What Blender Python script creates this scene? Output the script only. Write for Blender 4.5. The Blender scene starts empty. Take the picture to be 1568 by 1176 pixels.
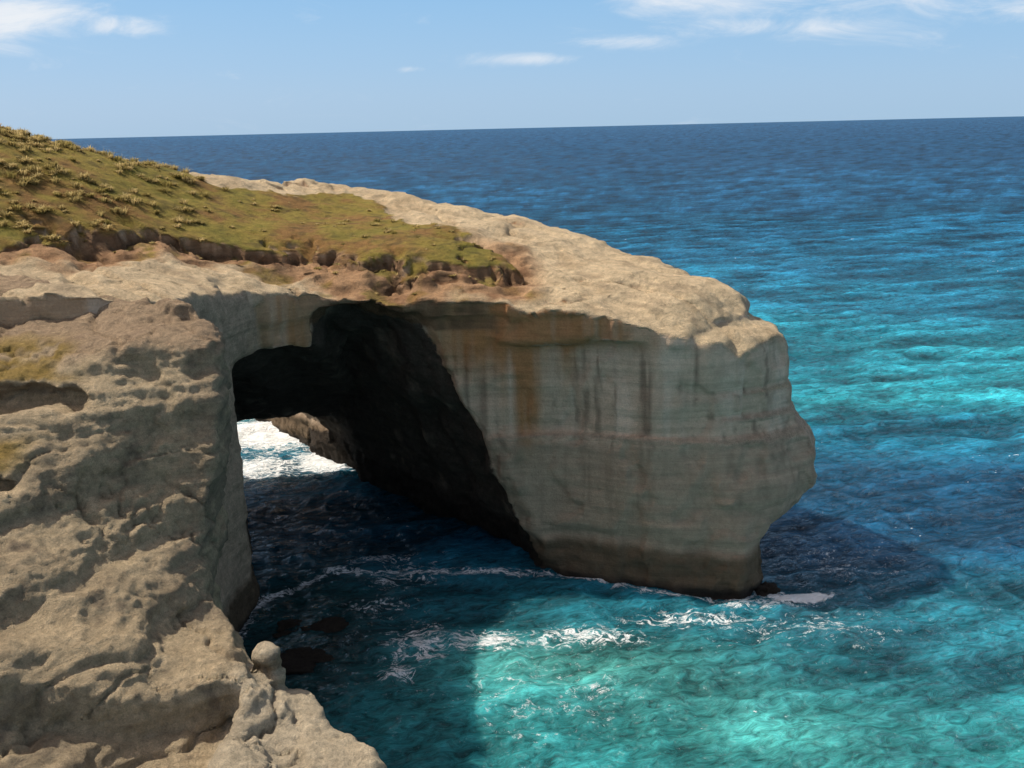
import bpy, math, numpy as np
from mathutils import Matrix, Vector
scene = bpy.context.scene
rng = np.random.RandomState(11)
LAT = rng.rand(64, 64, 64).astype(np.float32)

def vnoise(x, y, z):
    x = np.asarray(x, dtype=np.float32); y = np.asarray(y, dtype=np.float32); z = np.asarray(z, dtype=np.float32)
    x, y, z = np.broadcast_arrays(x, y, z)
    xi = np.floor(x).astype(np.int32); yi = np.floor(y).astype(np.int32); zi = np.floor(z).astype(np.int32)
    fx = x - xi; fy = y - yi; fz = z - zi
    fx = fx*fx*(3-2*fx); fy = fy*fy*(3-2*fy); fz = fz*fz*(3-2*fz)
    x0 = xi & 63; x1 = (xi+1) & 63; y0 = yi & 63; y1 = (yi+1) & 63; z0 = zi & 63; z1 = (zi+1) & 63
    a = LAT[x0, y0, z0]*(1-fx)+LAT[x1, y0, z0]*fx
    b = LAT[x0, y1, z0]*(1-fx)+LAT[x1, y1, z0]*fx
    c = LAT[x0, y0, z1]*(1-fx)+LAT[x1, y0, z1]*fx
    d = LAT[x0, y1, z1]*(1-fx)+LAT[x1, y1, z1]*fx
    return ((a*(1-fy)+b*fy)*(1-fz)+(c*(1-fy)+d*fy)*fz)*2-1

def fbm(x, y, z, o=4, g=0.5):
    s = 0; a = 1; t = 0; f = 1.0
    for i in range(o):
        s = s + a*vnoise(x*f+i*7.3, y*f+i*3.1, z*f+i*5.7); t += a; a *= g; f *= 2.07
    return s/t*1.6

def ridged(x, y, z, o=4):
    s = 0; a = 1; t = 0; f = 1.0
    for i in range(o):
        s = s + a*(1-2*np.abs(vnoise(x*f+i*9.3, y*f+i*4.1, z*f+i*2.7))); t += a; a *= .5; f *= 2.1
    return s/t

def sstep(a, b, x):
    t = np.clip((x-a)/(b-a), 0, 1); return t*t*(3-2*t)

def poly_sdf(X, Y, pts):
    d = np.full(X.shape, 1e9, dtype=np.float32); inside = np.zeros(X.shape, bool)
    n = len(pts)
    for i in range(n):
        ax, ay = pts[i]; bx, by = pts[(i+1) % n]
        ex, ey = bx-ax, by-ay
        wx = X-ax; wy = Y-ay
        t = np.clip((wx*ex+wy*ey)/(ex*ex+ey*ey), 0, 1)
        d = np.minimum(d, (wx-ex*t)**2+(wy-ey*t)**2)
        c = ((ay > Y) != (by > Y))
        if abs(ey) > 1e-9:
            inside ^= c & (X < ex*(Y-ay)/ey+ax)
    d = np.sqrt(d)
    return np.where(inside, -d, d).astype(np.float32)

def tps(pts, lam=0.5):
    P = np.array(pts, dtype=np.float64); n = len(P)
    def phi(r2): return 0.5*r2*np.log(r2+1e-9)
    r2 = (P[:, None, 0]-P[None, :, 0])**2+(P[:, None, 1]-P[None, :, 1])**2
    K = phi(r2)+lam*np.eye(n)
    A = np.zeros((n+3, n+3)); A[:n, :n] = K; A[:n, n] = 1; A[:n, n+1:] = P[:, :2]; A[n, :n] = 1; A[n+1:, :n] = P[:, :2].T
    w = np.linalg.solve(A, np.concatenate([P[:, 2], [0, 0, 0]]))
    def f(X, Y):
        o = w[n]+w[n+1]*X+w[n+2]*Y
        for i in range(n):
            o = o+w[i]*phi((X-P[i, 0])**2+(Y-P[i, 1])**2)
        return o.astype(np.float32)
    return f

def smax(a, b, k):
    h = np.clip(0.5+0.5*(a-b)/k, 0, 1)
    return b*(1-h)+a*h+k*h*(1-h)

def surface_nets(S, org, h):
    S = S.copy()
    S[0] = 1; S[-1] = 1; S[:, 0] = 1; S[:, -1] = 1; S[:, :, 0] = 1; S[:, :, -1] = 1
    ins = S < 0; a = ins.astype(np.uint8)
    c = sum(a[i:a.shape[0]-1+i, j:a.shape[1]-1+j, k:a.shape[2]-1+k] for i in (0, 1) for j in (0, 1) for k in (0, 1))
    act = (c > 0) & (c < 8)
    idx = np.argwhere(act)
    offs = [(i, j, k) for i in (0, 1) for j in (0, 1) for k in (0, 1)]
    V = np.stack([S[idx[:, 0]+o[0], idx[:, 1]+o[1], idx[:, 2]+o[2]] for o in offs], 1)
    pos = np.zeros((len(idx), 3)); cnt = np.zeros(len(idx))
    for p in range(8):
        for q in range(p+1, 8):
            if sum(abs(offs[p][t]-offs[q][t]) for t in range(3)) != 1: continue
            va = V[:, p]; vb = V[:, q]; cr = (va < 0) != (vb < 0)
            t = np.where(cr, va/np.where(cr, va-vb, 1), 0)
            for m in range(3):
                pos[:, m] += np.where(cr, offs[p][m]+t*(offs[q][m]-offs[p][m]), 0)
            cnt += cr
    P = (idx+pos/cnt[:, None])*h+np.array(org)
    vid = np.full(act.shape, -1, np.int64); vid[act] = np.arange(len(idx))
    F = []
    for ax in range(3):
        b1, b2 = (ax+1) % 3, (ax+2) % 3
        s0 = [slice(None)]*3; s1 = [slice(None)]*3
        s0[ax] = slice(0, -1); s1[ax] = slice(1, None)
        A = ins[tuple(s0)]; B = ins[tuple(s1)]
        e = np.argwhere(A != B)
        e = e[(e[:, b1] > 0) & (e[:, b1] < S.shape[b1]-1) & (e[:, b2] > 0) & (e[:, b2] < S.shape[b2]-1)]
        flip = ~A[e[:, 0], e[:, 1], e[:, 2]]
        q = []
        for (u, v) in ((-1, -1), (0, -1), (0, 0), (-1, 0)):
            k = e.copy(); k[:, b1] += u; k[:, b2] += v
            q.append(vid[k[:, 0], k[:, 1], k[:, 2]])
        q = np.stack(q, 1); q[flip] = q[flip][:, ::-1]
        F.append(q)
    return P, np.concatenate(F)

def make_mesh(name, P, F, mat=None, parent=None):
    me = bpy.data.meshes.new(name)
    k = F.shape[1]
    me.vertices.add(len(P)); me.vertices.foreach_set("co", np.asarray(P, np.float32).ravel())
    me.loops.add(F.size); me.loops.foreach_set("vertex_index", F.ravel().astype(np.int32))
    me.polygons.add(len(F)); me.polygons.foreach_set("loop_start", np.arange(0, F.size, k, dtype=np.int32))
    me.polygons.foreach_set("use_smooth", np.ones(len(F), bool))
    me.update(calc_edges=True); me.validate()
    ob = bpy.data.objects.new(name, me); scene.collection.objects.link(ob)
    if mat: me.materials.append(mat)
    if parent: ob.parent = parent
    return ob

def normals(ob):
    n = np.empty(len(ob.data.vertices)*3, np.float32)
    ob.data.vertex_normals.foreach_get("vector", n); return n.reshape(-1, 3)

def set_co(ob, P):
    ob.data.vertices.foreach_set("co", np.asarray(P, np.float32).ravel()); ob.data.update()

def set_col(ob, name, C):
    at = ob.data.attributes.new(name, 'FLOAT_COLOR', 'POINT')
    C = np.concatenate([np.clip(C, 0, 1), np.ones((len(C), 1))], 1).astype(np.float32)
    at.data.foreach_set("color", C.ravel())

def set_f(ob, name, v):
    at = ob.data.attributes.new(name, 'FLOAT', 'POINT'); at.data.foreach_set("value", np.asarray(v, np.float32))

# ------------------------------------------------------------- materials
class NT:
    def __init__(s, nt): s.nt = nt
    def n(s, t, **kw):
        nd = s.nt.nodes.new(t)
        for k, v in kw.items():
            if k.startswith('i_'):
                inp = nd.inputs[k[2:].replace('_', ' ')]
                if isinstance(v, bpy.types.NodeSocket): s.nt.links.new(v, inp)
                else: inp.default_value = v
            else: setattr(nd, k, v)
        return nd
    def m(s, op, a, b=0.0, c=None, clamp=False):
        nd = s.nt.nodes.new('ShaderNodeMath'); nd.operation = op; nd.use_clamp = clamp
        for i, v in enumerate((a, b, c)):
            if v is None: continue
            if isinstance(v, bpy.types.NodeSocket): s.nt.links.new(v, nd.inputs[i])
            else: nd.inputs[i].default_value = v
        return nd.outputs[0]
    def mr(s, v, a, b, c=0.0, d=1.0, smooth=True):
        nd = s.nt.nodes.new('ShaderNodeMapRange'); nd.interpolation_type = 'SMOOTHSTEP' if smooth else 'LINEAR'
        s.nt.links.new(v, nd.inputs[0])
        for i, x in enumerate((a, b, c, d)): nd.inputs[i+1].default_value = x
        return nd.outputs[0]
    def mix(s, f, a, b, bt='MIX'):
        nd = s.nt.nodes.new('ShaderNodeMix'); nd.data_type = 'RGBA'; nd.blend_type = bt
        for i, v in ((0, f), (6, a), (7, b)):
            if isinstance(v, bpy.types.NodeSocket): s.nt.links.new(v, nd.inputs[i])
            else: nd.inputs[i].default_value = v
        return nd.outputs[2]
    def noise(s, vec, scale, detail=4, rough=.55, dist=0.0):
        nd = s.nt.nodes.new('ShaderNodeTexNoise'); s.nt.links.new(vec, nd.inputs['Vector'])
        nd.inputs['Scale'].default_value = scale; nd.inputs['Detail'].default_value = detail
        nd.inputs['Roughness'].default_value = rough; nd.inputs['Distortion'].default_value = dist
        return nd.outputs[0]
    def mapping(s, vec, sc, rot=(0, 0, 0)):
        nd = s.nt.nodes.new('ShaderNodeMapping'); s.nt.links.new(vec, nd.inputs[0])
        nd.inputs['Scale'].default_value = sc; nd.inputs['Rotation'].default_value = rot
        return nd.outputs[0]

def rock_material(name, bump=0.25, fine=1.0, rough=.9):
    mat = bpy.data.materials.new(name); mat.use_nodes = True
    T = NT(mat.node_tree); bs = mat.node_tree.nodes['Principled BSDF']
    geo = T.n('ShaderNodeNewGeometry'); pos = geo.outputs['Position']
    col = T.n('ShaderNodeAttribute', attribute_name='Col').outputs['Color']
    amt = T.n('ShaderNodeAttribute', attribute_name='bumpy').outputs['Fac']
    n1 = T.noise(pos, 1.1*fine, 8, .76)
    n2 = T.noise(pos, 7*fine, 4, .8)
    strat = T.noise(T.mapping(pos, (.12, .12, 2.6)), 1.0, 4, .65, .4)
    v1 = T.mr(n1, .28, .72, .58, 1.42, False)
    v2 = T.mr(n2, .28, .72, .68, 1.34, False)
    v3 = T.mr(strat, .3, .7, .86, 1.14, False)
    k0 = T.m('MULTIPLY', v1, v2)
    k0 = T.m('ADD', 1.0, T.m('MULTIPLY', T.m('SUBTRACT', k0, 1.0), amt))
    k = T.m('MULTIPLY', k0, v3)
    kc = T.n('ShaderNodeCombineColor'); [mat.node_tree.links.new(k, kc.inputs[i]) for i in range(3)]
    c = T.mix(1.0, col, kc.outputs[0], 'MULTIPLY')
    mat.node_tree.links.new(c, bs.inputs['Base Color'])
    bs.inputs['Roughness'].default_value = rough
    bs.inputs['Specular IOR Level'].default_value = .15
    h = T.m('ADD', T.m('MULTIPLY', n1, 1.0), T.m('MULTIPLY', n2, .30))
    h = T.m('ADD', h, T.m('MULTIPLY', strat, .2))
    h = T.m('MULTIPLY', h, amt)
    b = T.n('ShaderNodeBump', i_Strength=1.0, i_Distance=bump, i_Height=h)
    mat.node_tree.links.new(b.outputs[0], bs.inputs['Normal'])
    return mat

mat_head = rock_material('sandstone_headland', .9, 1.2)
mat_fg = rock_material('sandstone_cliff', .8, 2.0)

# ------------------------------------------------------------- headland with sea arch
h = .32
xs = np.arange(-72, 31, h, dtype=np.float32); ys = np.arange(60, 146, h, dtype=np.float32); zs = np.arange(-2.2, 43, h, dtype=np.float32)
X2, Y2 = np.meshgrid(xs, ys, indexing='ij')
tail = [(7, 107), (-3, 114), (-18, 127), (-30, 141), (-39, 143), (-37, 137), (-22, 116), (-28, 114), (-36, 113), (-60, 116), (-90, 112), (-90, 62), (-30, 58), (-23, 63), (-23.5, 72), (-22, 79.5), (-17.5, 84), (-9, 83.4)]
polys = [
 (-3, [(1, 83), (4.2, 82.8), (12, 78.9), (19.6, 77.4), (21.4, 79.5), (21.3, 84), (19, 91), (13, 98)]+tail),
 (2.5, [(1, 83), (4.2, 83), (12, 79.4), (19.8, 77.9), (21.5, 79.8), (21.4, 84), (19, 91), (13, 98)]+tail),
 (4.8, [(1, 83.2), (4.2, 83), (12, 79.6), (20, 78.4), (22.0, 80.0), (22.2, 83), (21, 91), (15, 98)]+tail),
 (6.3, [(1, 83.2), (4.2, 83), (12, 79.8), (19.8, 78.8), (23.2, 80.3), (24.4, 83), (21.8, 91), (15, 99)]+tail),
 (8.6, [(1, 83.2), (4.2, 83), (12, 80), (19, 79.3), (23.4, 80.4), (26.6, 82.8), (26.8, 86), (23, 92), (15, 100)]+tail),
 (11.5, [(1, 83.2), (4.2, 83), (12, 80.2), (18, 79.8), (22, 80.6), (26.5, 83), (27.5, 86), (24, 92), (16, 100)]+tail),
 (15.5, [(1, 83.4), (4.2, 83.2), (12, 80.4), (17.5, 80.2), (21.8, 81.4), (25.0, 83.6), (25.9, 87), (23.5, 92), (17, 99)]+tail),
 (20.5, [(1, 83.3), (4.2, 82.8), (12.5, 80.1), (16.5, 79.9), (20.6, 81.2), (24.4, 84.8), (24.5, 88), (22.4, 92), (18.5, 97.5)]+tail),
 (22.0, [(1, 83.3), (4.2, 82.8), (12.5, 80.0), (16.5, 79.9), (20.2, 81.3), (23.8, 85.2), (23.9, 88), (22.0, 92), (18.5, 97.0)]+tail),
 (22.9, [(1, 83.3), (4.2, 82.7), (12.6, 79.9), (15.2, 80.3), (17.6, 82.6), (21.0, 86.6), (21.6, 89), (20.9, 91.8), (18.4, 96)]+tail),
 (45., [(1, 83.2), (4.2, 82.6), (12.8, 79.9), (15.4, 80.3), (17.8, 82.6), (21.2, 86.6), (21.8, 89), (20.9, 91.6), (18.4, 96)]+tail)]
pz = np.array([p[0] for p in polys]); SD = [poly_sdf(X2, Y2, p[1]) for p in polys]
ctrl = [(-22, 80, 27.6), (-16, 85, 26.9), (-8, 84, 26.6), (0, 83, 26), (5.5, 82, 25.2), (8.7, 81, 24.2), (13, 80, 22.9), (15.7, 85, 24.6), (20.0, 87.0, 24.2), (21, 89, 24.6),
        (17, 80.5, 21.9), (20.6, 82, 21.4), (24.8, 86, 21.2), (23.6, 88, 22.4), (18.3, 94, 25.6), (21.3, 90.5, 24.5), (13, 88, 25.7), (7.2, 90, 26.2), (6.4, 105, 28.8), (-3.5, 112, 30.9),
        (-18.5, 125, 33), (-30, 135, 32), (-24.4, 114, 34.2), (-33.5, 108, 36.0), (-39.2, 105, 37.7), (-43.7, 100, 39.2), (-47.4, 95, 40.6), (-60, 100, 44), (-70, 80, 42), (-41.7, 82, 35.5),
        (-30.7, 98, 33.6), (-19.2, 105, 31.5), (-18.2, 92, 29.8), (-31.2, 88, 32.6), (-38.7, 75, 32.5), (-32, 62, 30.9), (-24, 62, 29.4), (-8.2, 88, 28.6), (-1.2, 90, 28.2), (-10.7, 103, 31.1), (-25, 72, 28.6), (-60, 62, 37), (-45, 112, 36), (-60, 114, 39)]
TF = tps(ctrl, .3)
T2 = TF(X2, Y2)
grass_poly = [(-95, 50), (-60, 64), (-45, 70), (-38.7, 75), (-33, 84), (-29, 88.5), (-18.2, 91), (-8.2, 87.6), (-3, 88.0), (0.3, 89.2), (-3, 95), (-10.7, 103), (-17.5, 117), (-24, 111), (-30, 106), (-40, 108.5), (-60, 120), (-95, 120)]
def grass_sdf(X, Y):
    g = poly_sdf(X, Y, grass_poly)
    return g+2.2*fbm(X/4.5, Y/4.5, 0*X+3, 5, .66)
G2 = grass_sdf(X2, Y2)
drop = 1.5*np.exp(-np.clip(G2, 0, 99)/4.5)*sstep(-.1, .3, G2)*sstep(98, 92, Y2)*(1+.7*fbm(X2/2.5, Y2/2.5, 0*X2+9, 3))
drop += .35*sstep(-.3, .8, G2)*sstep(88, 98, Y2)*sstep(-30, -20, X2)
T2 = T2-drop+.25*fbm(X2/5, Y2/5, 0*X2+1, 4)
soilzone = sstep(7, 4, G2)*sstep(0, 1, G2)*sstep(99, 93, Y2)*sstep(6, 0, X2)
T2 = T2+.9*ridged(X2/2.8, Y2/1.6, 0*X2+4, 4)*soilzone*sstep(0, 3, np.abs(SD[-1]))
gul = np.clip(1-np.abs(vnoise(X2/5+.8*vnoise(X2/2, Y2/2, 0*X2), Y2/9, 0*X2+11))*6, 0, 1)*sstep(-5, -1, G2)*sstep(1.5, 0, G2)*sstep(98, 92, Y2)
T2 = T2-1.1*gul
bare = sstep(.5, 2, G2)*(1-soilzone)
sl = (X2*.55+Y2*.83); sn = (X2*.83-Y2*.55)
crk = np.abs(vnoise(sl/3.2+.5*fbm(X2/6, Y2/6, 0*X2, 3), sn/17, 0*X2+13))
T2 = T2-.7*np.clip(1-crk*11, 0, 1)*bare+.40*sstep(-.06, .06, vnoise(sl/4+.5*fbm(X2/3, Y2/3, 0*X2+1, 4), sn/14, 0*X2+19))*bare
T2 = T2+.22*sstep(-.05, .05, vnoise(sl/1.8+.5*fbm(X2/3, Y2/3, 0*X2+8, 4), sn/9, 0*X2+29))*bare
S = np.empty((len(xs), len(ys), len(zs)), np.float32)
P0 = (4.2, 83.0)
rel = (X2-P0[0], Y2-P0[1]); nn = -.78*rel[0]-.62*rel[1]; ss = -.62*rel[0]+.78*rel[1]
nL = np.interp(ss, [-45, 0, 25, 50, 90], [42, 29, 20, 16, 14]).astype(np.float32)
zc2 = 25.5-.58*np.clip(Y2-85, 0, 99)-3.1*sstep(-16.6, -17.2, X2+.5*np.sin(Y2))-1.2*sstep(-21, -24, X2)+.7*fbm(X2/3, Y2/3, 0*X2+6, 3)
zc2 = np.maximum(zc2, 9.0)
wallw = .8*fbm(X2/6, Y2/6, 0*X2+8, 4)
edgew = .5*fbm(X2/1.6, Y2/1.6, 0*X2+31, 3)
for k, z in enumerate(zs):
    i = min(max(np.searchsorted(pz, z)-1, 0), len(pz)-2)
    t = np.clip((z-pz[i])/(pz[i+1]-pz[i]), 0, 1)
    d = SD[i]*(1-t)+SD[i+1]*t
    d = d+edgew*(X2 > 13)*(1 if z > 22 else 0)
    zz = z+.6*vnoise(X2/9, Y2/9, 0*X2+1.5)
    lid = .42*sstep(14.0, 12.9, zz)*sstep(3, 5, zz)
    lip = .75*sstep(21.7, 22.1, zz)*sstep(8, 4, np.abs(X2-5))+.35*sstep(24.2, 24.5, zz)
    notch = .35*np.exp(-((zz-4.3)/.5)**2)+.3*np.exp(-((zz-17.8)/.3)**2)*sstep(14, 18, X2)+.3*np.exp(-((zz-15.6)/.3)**2)*sstep(14, 18, X2)
    blk = .6*np.exp(-((X2+21.2)/.5)**2)*(z < 26.5)
    d = d-lid-lip+notch+blk
    a = smax(d, (z-T2)*.9, .15)
    n0 = np.interp(z, [-3, 0, 5.2, 13.4, 16.5, 24.8], [-.3, 0, 1.64, 4.5, 7.0, 9.4])
    cav = smax(smax(n0-nn+wallw, nn-nL, .6), z-zc2, 1.2)
    S[:, :, k] = smax(a, -cav, .2)
P, F = surface_nets(S, (xs[0], ys[0], zs[0]), h)
del S
headland = make_mesh('sea_arch_headland', P, F, mat_head)
N = normals(headland)
x, y, z = P[:, 0], P[:, 1], P[:, 2]
g = grass_sdf(x.astype(np.float32), y.astype(np.float32))
up = N[:, 2]
tz = TF(x.astype(np.float32), y.astype(np.float32))
topm = sstep(.35, .7, up)*(z > tz-4)
grass = sstep(.15, -.25, g)*sstep(.3, .6, up)*(z > tz-3.5)
relx, rely = x-P0[0], y-P0[1]
nnv = -.78*relx-.62*rely
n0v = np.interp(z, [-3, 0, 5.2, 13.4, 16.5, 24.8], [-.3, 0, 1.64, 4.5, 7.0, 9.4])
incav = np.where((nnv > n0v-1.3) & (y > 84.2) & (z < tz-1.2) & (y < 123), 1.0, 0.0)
frontface = sstep(-.3, -.7, N[:, 1])*(1-incav)*sstep(.6, .3, up)
d = .5*fbm(x/5, y/5, z/5, 4)*(1-.4*frontface)*(1-.6*grass)
d += .10*ridged(x/1.8, y/1.8, z/1.1, 4)*(1-grass)*(1-.5*frontface)
d += .5*incav*fbm(x/3, y/3, z/2.5, 4)
d += .14*fbm(x/6, y/6, z/.55, 4)*(1-topm)
sc = fbm(x/2.6+4, y/2.6, z/3.4, 2, .4)
d -= .25*sstep(.25, .32, sc)*frontface
wetrough = sstep(4.2, 3.2, z+.4*fbm(x/2, y/2, z/2, 3))
d += wetrough*.35*ridged(x/1.1, y/1.1, z/.9, 4)
P = P+N*d[:, None]
set_co(headland, P)
def mixc(A, B, m): return A*(1-m[:, None])+np.array(B)[None, :]*m[:, None]
C = np.tile(np.array([[.68, .53, .33]]), (len(P), 1))
fb = fbm(x/3, y/3, z/3, 5, .6)
C = mixc(C, (.48, .35, .205), sstep(-.1, .9, fb)*.75)
C = mixc(C, (.34, .26, .17), topm*sstep(.25, .8, fbm((x*.55+y*.83)/1.2, (x*.83-y*.55)/6, z/3, 4, .6))*.6)
C = mixc(C, (.58, .435, .305), (1-topm)*.95)
streak = fbm(x/.5, y/.5, z/16, 4, .65); streak2 = fbm(x/1.6+9, y/1.6, z/22, 3)
C = mixc(C, (.45, .295, .17), frontface*sstep(15, 22, z)*sstep(3, -3, x)*.75)
C = mixc(C, (.19, .135, .09), frontface*sstep(.0, .65, streak)*sstep(24, 20, z)*sstep(3, 9, z)*.75)
C = mixc(C, (.75, .60, .45), frontface*sstep(.1, .6, -streak2)*sstep(11, 15, z)*.6)
rust = (1.3*np.exp(-((x-1.4)/1.1)**2)*sstep(9, 16, z)+1.0*np.exp(-((x+2)/5.0)**2)*sstep(18, 22, z)+1.0*np.exp(-((x-4.8)/.6)**2)*sstep(16, 22, z)+.9*np.exp(-((x-6)/6.0)**2)*sstep(21, 22.3, z)+.6*np.exp(-((x+.8)/.35)**2)*sstep(12, 20, z)+.8*np.exp(-((x+19)/1.6)**2)*sstep(19, 22, z))*frontface
C = mixc(C, (.44, .20, .07), np.clip(rust*(.8+.5*streak), 0, .88))
C = mixc(C, (.38, .28, .19), frontface*sstep(14.2, 12.2, z+.5*fb)*.65)
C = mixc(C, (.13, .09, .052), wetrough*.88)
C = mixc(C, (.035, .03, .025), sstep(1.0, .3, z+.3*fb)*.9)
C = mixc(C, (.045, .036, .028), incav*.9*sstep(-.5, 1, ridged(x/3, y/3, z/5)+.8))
soil = sstep(6.5, 4.0, g+1.4*fb)*sstep(-.6, .3, g)*sstep(99, 93, y)*(z > tz-3.2)*sstep(4, 1, x)*(x > -50)
C = mixc(C, (.48, .275, .14), soil*.9)
C = mixc(C, (.20, .10, .05), soil*sstep(-.1, .6, fbm(x/1.4, y/1.4, z/1.4, 4))*.7)
C = mixc(C, (.13, .08, .045), soil*sstep(.8, .45, up)*.8)
gn = fbm(x/4, y/4, z/9, 5, .65); gn2 = fbm(x/.8, y/.8, z/2, 3)
mossy = soil*sstep(.1, .5, fbm(x/2+5, y/2, z/2, 3))*sstep(.4, .8, up)
GC = np.tile(np.array([[.31, .235, .05]]), (len(P), 1))
GC = mixc(GC, (.29, .15, .055), sstep(-.2, .45, gn)*.85)
GC = mixc(GC, (.21, .19, .036), sstep(.15, .7, -gn)*.75)
GC = mixc(GC, (.09, .07, .028), sstep(.1, .8, gn2)*.6)
gm = np.clip(grass+mossy*.8, 0, 1)[:, None]
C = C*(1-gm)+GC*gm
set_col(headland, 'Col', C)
set_f(headland, 'bumpy', .42+.5*(1-frontface)*(1-.15*topm*(1-grass)))

# ------------------------------------------------------------- foreground cliff
h = .17
xs = np.arange(-40, -1, h, dtype=np.float32); ys = np.arange(26, 67, h, dtype=np.float32); zs = np.arange(-1.5, 34.0, h, dtype=np.float32)
X2, Y2 = np.meshgrid(xs, ys, indexing='ij')
fpoly = [(-23, 61.5), (-17.5, 58.3), (-16.9, 54), (-16.1, 49), (-15.0, 46.5), (-13.8, 44.3), (-12.2, 43.4), (-10, 42.6), (-8.2, 41), (-6.3, 39), (-5.2, 37), (-4, 33), (-4, 20), (-70, 18), (-70, 66), (-34, 65)]
SF = poly_sdf(X2, Y2, fpoly)
fc = [(-32.3, 62, 30.9), (-17.3, 58, 29.2), (-22.3, 60, 29.4), (-28.7, 53, 26.4), (-30.3, 57, 28.4), (-25.7, 55, 27.6), (-22, 55, 27.6), (-18.3, 55.5, 27.4), (-25.6, 46, 22.8),
      (-20.6, 49, 20.3), (-17.9, 52, 21.2), (-16.8, 47, 17.1), (-15.7, 48, 15.6), (-23.6, 41, 20.3), (-20.3, 43.5, 18.9), (-22.3, 38, 18.6), (-18, 41, 16.8), (-14.5, 42.8, 15.2),
      (-20.1, 33, 16.5), (-15.6, 34, 15.4), (-10.7, 35, 14.6), (-11.6, 38.5, 14.0), (-5.8, 38, 12.5), (-11.3, 42, 13.9), (-8.4, 40, 13.4), (-5, 30, 12.5), (-25, 27, 16.5), (-10, 27, 13.5), (-40, 60, 32.5), (-40, 45, 27), (-40, 30, 22), (-17, 53.5, 24), (-24, 50.5, 24.6)]
FF = tps(fc, .2)
T2 = np.minimum(FF(X2, Y2), 33.5)
T2 = T2+.7*fbm(X2/7.5, Y2/5, 0*X2+2.2, 3, .4)
lob = sstep(-.35, .35, (37.4+(X2+20)*.48)-Y2+.5*fbm(X2/3, Y2/3, 0*X2+5, 2))*sstep(-12.6, -14, X2)
T2 = T2-1.7*lob+.5*np.exp(-((Y2-39.6-(X2+20)*.48)/1.6)**2)*sstep(-13, -14.5, X2)
ter = np.floor((T2+1.1*fbm(X2/7, Y2/6, 0*X2+7, 3))/2.6)*2.6
fr = (T2-ter)
T2t = ter+2.6*sstep(.9, 1.8, fr)
T2 = T2*.68+T2t*.32
S = np.empty((len(xs), len(ys), len(zs)), np.float32)
for k, z in enumerate(zs):
    inset = .13*np.clip(25-z, 0, 30)*sstep(45.5, 49, Y2)+.12*np.clip(11-z, 0, 12)
    w = .5*fbm(X2/5, Y2/5, 0*X2+z/5, 3)
    a = smax(SF+inset+w*.8, (z-T2)*.85, .6)
    a = a-.38*fbm(X2/6, Y2/5, 0*X2+z/1.5, 2)*sstep(29.5, 27, 0*X2+z)
    kn = np.sqrt((X2+12.4)**2+(Y2-43.3)**2+((z-15.0)*.8)**2)-.62-.15*fbm(X2, Y2, 0*X2+z, 2)
    kn2 = np.sqrt((X2+12.2)**2+(Y2-43.0)**2+((z-13.6)*.6)**2)-.7
    a = np.minimum(a, np.minimum(kn, kn2))
    nz = .35*fbm(X2/2, Y2/2, 0*X2+z/2, 2)
    pk = np.sqrt(((X2+28.2)/4.2)**2+((Y2-52.6)/2.0)**2+((z-26.0)/1.0)**2)-1+nz
    pk2 = np.sqrt(((X2+28.0)/2.6)**2+((Y2-47.4)/1.3)**2+((z-23.1)/.6)**2)-1+nz
    S[:, :, k] = smax(smax(a, -pk*1.5, .2), -pk2*1.2, .2)
P, F = surface_nets(S, (xs[0], ys[0], zs[0]), h)
del S
cliff = make_mesh('rock_cliff', P, F, mat_fg)
N = normals(cliff)
x, y, z = P[:, 0], P[:, 1], P[:, 2]; up = N[:, 2]
wx_ = x+.6*fbm(x/2, y/2, z/2, 3); wy_ = y+.6*fbm(x/2+9, y/2, z/2, 3); wz_ = z+.4*fbm(x/2, y/2+9, z/2, 3)
d = .16*fbm(x/2.2, y/2.2, z/1.6, 5, .6)+.15*ridged(wx_/1.5, wy_/1.5, wz_/.8, 4)+.09*fbm(x/.5, y/.5, z/.25, 3, .6)
d += .12*fbm(x/5, y/5, z/.6, 3)
ck = np.abs(vnoise((x*.8+y*.6)/4+.4*fbm(x/2, y/2, z/2, 3), (y*.8-x*.6)/12, z/6))
d -= .32*np.clip(1-ck*16, 0, 1)
ck2 = np.abs(vnoise((x*.3-y*.9)/3.3+.5*fbm(x/2+7, y/2, z/2, 3), (y*.3+x*.9)/14, z/3+5))
d -= .25*np.clip(1-ck2*18, 0, 1)
set_co(cliff, P+N*d[:, None])
fb = fbm(x/3, y/3, z/3, 5, .6)
C = np.tile(np.array([[.58, .45, .28]]), (len(P), 1))
C = mixc(C, (.38, .295, .19), sstep(-.1, .7, fb)*.65)
C = mixc(C, (.17, .135, .10), sstep(.2, .8, fbm(x/1.3+3, y/1.3, z/1.3, 5, .7))*.62)
C = mixc(C, (.25, .19, .135), sstep(-19.5, -17.5, x)*sstep(44, 47, y)*.4)
C = mixc(C, (.40, .275, .175), sstep(26.5, 28.5, z+fb)*.7)
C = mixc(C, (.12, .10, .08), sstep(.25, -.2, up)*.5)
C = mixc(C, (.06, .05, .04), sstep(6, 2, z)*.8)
C = mixc(C, (.66, .56, .40), sstep(-14.2, -13, x)*sstep(.0, .5, up)*sstep(11, 13, z)*.7)
gm = sstep(-24.0, -27.0, x+1.2*fb)*sstep(.45, .75, up)*np.maximum(sstep(26.5, 26.9, z)*sstep(28.8, 28, z), sstep(23.3, 23.7, z)*sstep(25.0, 24.4, z))*sstep(-.4, .2, fbm(x/2.5, y/1.6, z/2, 3)+.2)
C = mixc(C, (.32, .215, .05), gm*.9)
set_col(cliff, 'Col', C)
set_f(cliff, 'bumpy', np.ones(len(P))*.92)

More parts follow.
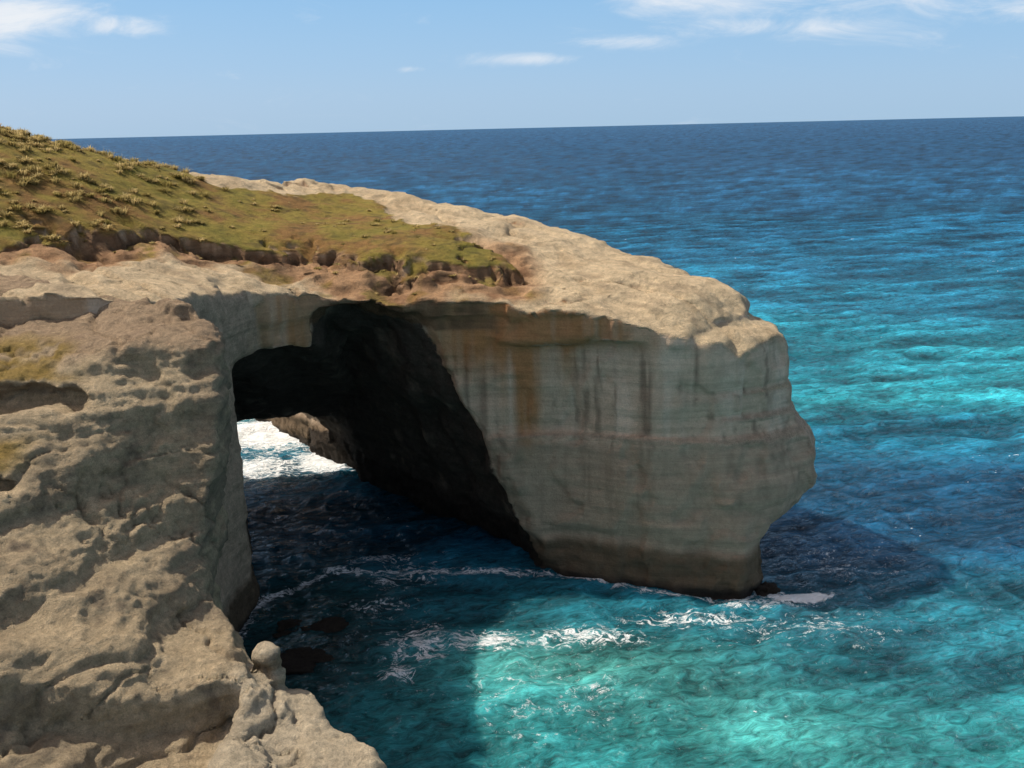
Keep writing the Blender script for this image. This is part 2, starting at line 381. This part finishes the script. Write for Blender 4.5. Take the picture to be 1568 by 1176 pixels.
# ------------------------------------------------------------- tussock grass
def tussock_mesh():
    V = []; Fq = []; Cc = []
    r = np.random.RandomState(4)
    px = r.uniform(-58, -1, 12000).astype(np.float32); py = r.uniform(72, 116, 12000).astype(np.float32)
    gs = grass_sdf(px, py); cl = fbm(px/5, py/5, 0*px+2, 3)
    dens = (.12+.9/(1+np.exp((px+37)/3.0)))*np.where(cl < .0, .12, 1)
    keep = (gs < -.2) & (r.rand(12000) < dens*.30)
    pts = [(a, b, 1 if a < -28 else .6) for a, b in zip(px[keep], py[keep])]
    keep2 = (gs > -.3) & (gs < 2.5) & (py < 95) & (r.rand(12000) < .07)
    pts += [(a, b, .45) for a, b in zip(px[keep2], py[keep2])]
    for px_, py_, sc_ in pts:
        hit, loc, nr, idx = headland.ray_cast(Vector((px_, py_, 60)), Vector((0, 0, -1)))
        if not hit or loc.z < 25: continue
        sz = r.uniform(.22, .85)*sc_; nb = 60; tone = r.rand()**.6
        for b in range(nb):
            a = r.uniform(0, 2*math.pi); lean = r.uniform(.1, 1.2); Ln = sz*r.uniform(.6, 1.15); rb = sz*.5*math.sqrt(r.rand())
            bx = loc.x+rb*math.cos(a); by = loc.y+rb*math.sin(a); bz = loc.z-.1
            w = .04; ox, oy = -math.sin(a)*w, math.cos(a)*w
            mx, my, mz = bx+math.cos(a)*Ln*.35*lean, by+math.sin(a)*Ln*.35*lean, bz+Ln*.6
            tx, ty, tz_ = bx+math.cos(a)*Ln*.95*lean, by+math.sin(a)*Ln*.95*lean, bz+Ln*(.95-.5*lean)
            i0 = len(V)
            V += [(bx-ox, by-oy, bz), (bx+ox, by+oy, bz), (mx+ox*.8, my+oy*.8, mz), (mx-ox*.8, my-oy*.8, mz), (tx+ox*.15, ty+oy*.15, tz_), (tx-ox*.15, ty-oy*.15, tz_)]
            Fq += [(i0, i0+1, i0+2, i0+3), (i0+3, i0+2, i0+4, i0+5)]
            t = r.rand()
            c1 = np.array([.23, .19, .055])*(1-tone)+np.array([.50, .39, .18])*tone
            c2 = c1*(.75+.6*t)
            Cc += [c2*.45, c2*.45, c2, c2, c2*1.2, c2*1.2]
    m = bpy.data.materials.new('tussock'); m.use_nodes = True
    T = NT(m.node_tree); nt = m.node_tree
    cc = T.n('ShaderNodeAttribute', attribute_name='Col').outputs['Color']
    for nd in [n for n in nt.nodes if n.type == 'BSDF_PRINCIPLED']: nt.nodes.remove(nd)
    df = T.n('ShaderNodeBsdfDiffuse', i_Color=cc); tr = T.n('ShaderNodeBsdfTranslucent', i_Color=cc)
    mx = T.n('ShaderNodeMixShader'); mx.inputs[0].default_value = .5
    nt.links.new(df.outputs[0], mx.inputs[1]); nt.links.new(tr.outputs[0], mx.inputs[2])
    nt.links.new(mx.outputs[0], nt.nodes['Material Output'].inputs[0])
    ob = make_mesh('tussock_grass', np.array(V), np.array(Fq), m)
    set_col(ob, 'Col', np.array(Cc))
bpy.context.view_layer.update()
tussock_mesh()

# ------------------------------------------------------------- kelp covered rocks in the cove
def sea_rock(name, cx, cy, rx, ry, rz, seed):
    import bmesh
    bm = bmesh.new(); bmesh.ops.create_icosphere(bm, subdivisions=5, radius=1)
    Pv = np.array([v.co[:] for v in bm.verts]); Fv = np.array([[v.index for v in f.verts] for f in bm.faces]); bm.free()
    dd = 1+.45*fbm(Pv[:, 0]*1.5+seed, Pv[:, 1]*1.5, Pv[:, 2]*1.5, 4)+.15*ridged(Pv[:, 0]*4+seed, Pv[:, 1]*4, Pv[:, 2]*4, 3)
    Pv = Pv*dd[:, None]*np.array([rx, ry, rz])+np.array([cx, cy, -.25])
    ob = make_mesh(name, Pv, Fv, mat_head)
    set_col(ob, 'Col', np.tile(np.array([[.05, .038, .028]]), (len(Pv), 1))); set_f(ob, 'bumpy', np.ones(len(Pv)))
sea_rock('sea_rock', -17.3, 74, 2.8, 1.6, .6, 1)
sea_rock('sea_rock.001', -17.0, 69, 3.4, 2.0, .6, 5)
sea_rock('sea_rock.002', 22.2, 79.2, 1.0, .9, .6, 13)

# ------------------------------------------------------------- sea
yr = [18.0]
while yr[-1] < 420: yr.append(yr[-1]*1.0032)
while yr[-1] < 90000: yr.append(yr[-1]*1.03)
yr = np.array([-400., -60., 0.]+yr)
tc = np.concatenate([-np.geomspace(.75, 6, 14)[::-1], np.linspace(-.72, .72, 560), np.geomspace(.75, 6, 14)])
R, Tt = np.meshgrid(yr, tc, indexing='ij')
wid = np.where(R < 18, 18, R)
Xw = (Tt*wid).astype(np.float32); Yw = (R+0*Tt).astype(np.float32)
ca, sa = math.cos(.32), math.sin(.32)
U = Xw*ca+Yw*sa; Vv = -Xw*sa+Yw*ca
def waves(U, V):
    wu = U+3*vnoise(U/14, V/14, 0*U+2); wv = V+2.6*vnoise(U/11, V/11, 0*U+5)
    hh = .42*(ridged(wu/24, wv/9, 0*U+1, 1))
    hh = hh+.34*ridged(wu/8, wv/3.6, 0*U+3, 2)
    hh = hh+.28*ridged(wv/3.6+wu/6, wu/3.0-wv/9, 0*U+7, 3)
    return hh
near = sstep(1500, 250, Yw)
Hh = waves(U, Vv)*near+.25*vnoise(U/60, Vv/25, 0*U)*near
Zw = Hh-.25
n0, n1 = Xw.shape
I = np.arange(n0*n1).reshape(n0, n1)
Fw = np.stack([I[:-1, :-1], I[:-1, 1:], I[1:, 1:], I[1:, :-1]], -1).reshape(-1, 4)
Pw = np.stack([Xw, Yw, Zw], -1).reshape(-1, 3)

wm = bpy.data.materials.new('sea_water'); wm.use_nodes = True
T = NT(wm.node_tree); L = wm.node_tree.links; wm.node_tree.nodes.remove(wm.node_tree.nodes['Principled BSDF'])
pos = T.n('ShaderNodeNewGeometry').outputs['Position']
col = T.n('ShaderNodeAttribute', attribute_name='Col').outputs['Color']
foamA = T.n('ShaderNodeAttribute', attribute_name='foam').outputs['Fac']
farA = T.n('ShaderNodeAttribute', attribute_name='far').outputs['Fac']
pr = T.mapping(pos, (1, 1, 1), (0, 0, -.32))
a1 = T.noise(T.mapping(pr, (.55, 1.0, 1)), 1.15, 4, .70, .9)
b1 = T.noise(T.mapping(pr, (.3, 1, 1)), .17, 6, .7, .4)
hn = T.m('MULTIPLY', a1, .95)
hf = T.m('MULTIPLY', b1, 5.0)
hh = T.m('ADD', hn, T.m('MULTIPLY', hf, farA))
bump = T.n('ShaderNodeBump', i_Strength=1.0, i_Distance=1.0, i_Height=hh)
kv = T.m('MULTIPLY', T.mr(a1, .34, .66, .42, 1.58, False), T.mr(b1, .34, .66, .5, 1.55, False))  # light and dark of the wave facets painted into the water colour
kc = T.n('ShaderNodeCombineColor'); [L.new(kv, kc.inputs[i]) for i in range(3)]
c = T.mix(1.0, col, kc.outputs[0], 'MULTIPLY')
wp = T.n('ShaderNodeTexNoise'); L.new(pos, wp.inputs['Vector']); wp.inputs['Scale'].default_value = .35; wp.inputs['Detail'].default_value = 2
wpv = T.n('ShaderNodeVectorMath', operation='MULTIPLY_ADD'); L.new(wp.outputs['Color'], wpv.inputs[0]); wpv.inputs[1].default_value = (5, 5, 0); L.new(pos, wpv.inputs[2])
rn = T.noise(T.mapping(wpv.outputs[0], (.55, 1, 1)), .55, 6, .68, .2)
line = T.mr(T.m('ABSOLUTE', T.m('SUBTRACT', rn, .5)), 0, .05, 1, 0)
fn = T.noise(pos, 1.3, 6, .78, .5)
fm = T.m('ADD', T.m('MULTIPLY', line, .28), T.m('MULTIPLY', fn, 1.15))
fm = T.m('ADD', fm, foamA)
fm = T.mr(fm, 1.06, 1.38, 0, 1)
wc2 = T.noise(T.mapping(pr, (.5, 1, 1)), 1.3, 3, .74, .3)
cap = T.mr(T.m('ADD', T.m('MULTIPLY', b1, .45), T.m('MULTIPLY', wc2, .60)), .682, .71, 0, .9)
fm = T.m('MAXIMUM', fm, cap)
c2 = T.mix(fm, c, (.84, .87, .86, 1))
df = T.n('ShaderNodeBsdfDiffuse', i_Color=c2)
L.new(bump.outputs[0], df.inputs['Normal'])
# light scattered inside the water body (blurs shadow edges, as real sea water does)
sss = T.n('ShaderNodeSubsurfaceScattering', falloff='BURLEY', i_Color=c2)
sss.inputs['Scale'].default_value = 3.4; sss.inputs['Radius'].default_value = (.5, 1.0, 1.1)
mss = T.n('ShaderNodeMixShader')
L.new(T.m('MULTIPLY', T.m('SUBTRACT', 1.0, farA), T.m('SUBTRACT', .72, T.m('MULTIPLY', fm, .6)), clamp=True), mss.inputs[0])
L.new(df.outputs[0], mss.inputs[1]); L.new(sss.outputs[0], mss.inputs[2])
gl = T.n('ShaderNodeBsdfGlossy'); gl.inputs['Roughness'].default_value = .16; gl.inputs['Color'].default_value = (.9, .95, 1, 1)
L.new(bump.outputs[0], gl.inputs['Normal'])
fr = T.n('ShaderNodeFresnel'); fr.inputs['IOR'].default_value = 1.333; L.new(bump.outputs[0], fr.inputs['Normal'])
cap_f = T.mr(farA, 0, 1, .32, .15, False)
fac = T.m('MULTIPLY', T.m('MINIMUM', fr.outputs[0], cap_f), T.m('SUBTRACT', 1.0, T.m('MULTIPLY', fm, .9)))
mxs = T.n('ShaderNodeMixShader'); L.new(fac, mxs.inputs[0]); L.new(mss.outputs[0], mxs.inputs[1]); L.new(gl.outputs[0], mxs.inputs[2])
L.new(mxs.outputs[0], wm.node_tree.nodes['Material Output'].inputs[0])
sea = make_mesh('sea', Pw, Fw, wm)
xw, yw = Pw[:, 0].astype(np.float32), Pw[:, 1].astype(np.float32)
warp = 14*fbm(xw/45, yw/30, 0*xw+3, 3)*np.clip(yw/120, .3, 6)
yy = yw+warp
keys = [0, 56, 66, 80, 95, 118, 135, 175, 230, 330, 520, 1000, 3000]
cols = np.array([[.014, .12, .14], [.018, .145, .15], [.011, .10, .125], [.009, .085, .115], [.004, .06, .11], [.006, .10, .15], [.012, .155, .185], [.009, .14, .185], [.007, .11, .18], [.007, .09, .17], [.009, .078, .165], [.013, .075, .165], [.018, .08, .175]])
CW = np.stack([np.interp(yy, keys, cols[:, i]) for i in range(3)], 1)
shal = np.exp(-(((xw-4)/13)**2+((yw-66+.4*warp)/5.5)**2))+.55*np.exp(-(((xw-17)/8)**2+((yw-58+.3*warp)/6)**2))
CW = mixc(CW, (.045, .185, .155), np.clip(shal, 0, 1)*.7)
patch = fbm(xw/9, yw/5, 0*xw+21, 3)
CW = CW*(1+.5*np.clip(patch, -1, 1))[:, None]
shade_r = np.exp(-((np.clip(np.abs(xw-46)-16, 0, 99)/7)**2+((yw-95+.5*warp)/10)**2))  # shade painted into the water colour so the headland's shadow edge merges
CW = mixc(CW, (.004, .036, .075), np.clip(shade_r*1.7, 0, .92))
crest = sstep(.1, .7, Hh.reshape(-1))
CW = CW*(.8+.8*crest)[:, None]
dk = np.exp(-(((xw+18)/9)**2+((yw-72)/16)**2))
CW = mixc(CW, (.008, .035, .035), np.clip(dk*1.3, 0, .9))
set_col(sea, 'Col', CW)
fo = np.zeros(len(xw))
for (bx, by, rx, ry, s) in [(-16, 112, 3.5, 4, .7), (-23, 118, 6, 6, .95), (-33, 130, 9, 9, 1.0), (-32, 115, 6, 6, .7), (-29, 108, 5, 4, .42), (-2.5, 70.5, 4, 1.8, .54), (5.5, 71, 6, 1.8, .46), (14, 74, 6, 1.6, .46), (-8, 70, 3, 4, .48), (-9, 66, 2, 3, .42), (24.8, 77.6, 2.6, 1.0, 1.25), (22.4, 78.6, 1.2, 1.2, .8), (-10, 83, 4, 3, .44), (-13, 87, 5, 2, .36), (-12, 77, 4, 2, .32), (20, 76.3, 5, 1.0, .45), (2, 63, 9, 6, .2), (30, 84, 8, 6, .24), (22, 72, 12, 4, .22)]:
    fo = np.maximum(fo, s*np.exp(-(((xw-bx)/rx)**2+((yw-by)/ry)**2)))
bd = poly_sdf(xw, yw, polys[0][1])
fo = np.maximum(fo, .5*np.exp(-(bd/.8)**2))
fo = fo+.10*sstep(150, 60, yw)
set_f(sea, 'foam', fo)
set_f(sea, 'far', sstep(110, 450, yw))

# ------------------------------------------------------------- sky + sun
sun_dir = Vector((-.70, .23, 1.0)).normalized()
el = math.asin(sun_dir.z); az = math.atan2(sun_dir.x, sun_dir.y)
w = bpy.data.worlds.new('World'); scene.world = w; w.use_nodes = True
T = NT(w.node_tree); L = w.node_tree.links
bg = w.node_tree.nodes['Background']
sky = T.n('ShaderNodeTexSky', sky_type='NISHITA', sun_disc=False, sun_elevation=el, sun_rotation=az, air_density=1.0, dust_density=1.5, ozone_density=.6)
tc_ = T.n('ShaderNodeTexCoord').outputs['Generated']
sp = T.n('ShaderNodeSeparateXYZ'); L.new(tc_, sp.inputs[0])
yv = T.m('MAXIMUM', sp.outputs[1], .05)
A = T.m('DIVIDE', sp.outputs[0], yv); E = T.m('DIVIDE', sp.outputs[2], yv)
cv = T.n('ShaderNodeCombineXYZ'); L.new(A, cv.inputs[0]); L.new(E, cv.inputs[1])
cn = T.noise(T.mapping(cv.outputs[0], (9, 30, 1)), 1.0, 8, .66, .7)
def blob(a0, e0, sa_, se_, s):
    p = T.m('POWER', T.m('ABSOLUTE', T.m('DIVIDE', T.m('SUBTRACT', A, a0), sa_)), 2)
    q = T.m('POWER', T.m('ABSOLUTE', T.m('DIVIDE', T.m('SUBTRACT', E, e0), se_)), 2)
    return T.m('MULTIPLY', T.m('EXPONENT', T.m('MULTIPLY', T.m('ADD', p, q), -1)), s)
tot = None
for b in [(-.47, .112, .10, .026, .5), (-.37, .104, .06, .012, .42), (.024, .064, .055, .007, .42), (.11, .079, .06, .009, .34), (.24, .122, .13, .020, .56), (.42, .108, .25, .035, .30), (.28, .088, .14, .012, .32), (-.09, .057, .02, .004, .28)]:
    v = blob(*b); tot = v if tot is None else T.m('MAXIMUM', tot, v)
cm = T.mr(T.m('ADD', cn, tot), .58, 1.14, 0, .95)
ramp = T.n('ShaderNodeValToRGB'); L.new(sp.outputs[2], ramp.inputs[0])
cr = ramp.color_ramp; cr.elements[0].position = 0.0; cr.elements[0].color = (.38, .59, .81, 1)
cr.elements[1].position = .14; cr.elements[1].color = (.21, .49, .83, 1)
e = cr.elements.new(.06); e.color = (.29, .54, .83, 1)
e = cr.elements.new(.6); e.color = (.17, .30, .52, 1)
STR = .15
rc = T.mix(1.0, ramp.outputs[0], (1/STR, 1/STR, 1/STR, 1), 'MULTIPLY')
lowf = T.mr(sp.outputs[2], .12, .40, .88, .0)
warm = T.mix(1.0, sky.outputs[0], (1.55, 1.20, .95, 1), 'MULTIPLY')
skc = T.mix(lowf, warm, rc)
skc = T.mix(cm, skc, (.86/STR, .89/STR, .93/STR, 1))
L.new(skc, bg.inputs[0]); bg.inputs[1].default_value = STR
sl = bpy.data.lights.new('sun', 'SUN'); sl.energy = 5.0; sl.angle = math.radians(.55); sl.color = (1, .945, .85)
so = bpy.data.objects.new('sun', sl); scene.collection.objects.link(so)
so.rotation_euler = (-sun_dir).to_track_quat('-Z', 'Y').to_euler()

# ------------------------------------------------------------- camera
cd = bpy.data.cameras.new('camera'); cam = bpy.data.objects.new('camera', cd); scene.collection.objects.link(cam)
cd.sensor_width = 36; cd.lens = 34.44; cd.clip_start = .5; cd.clip_end = 200000
cam.matrix_world = Matrix.Translation((0, 0, 40)) @ Matrix.Rotation(math.radians(90-14.65), 4, 'X') @ Matrix.Rotation(math.radians(-1.345), 4, 'Z')
scene.camera = cam
scene.view_settings.view_transform = 'Standard'; scene.view_settings.look = 'None'; scene.view_settings.exposure = 0
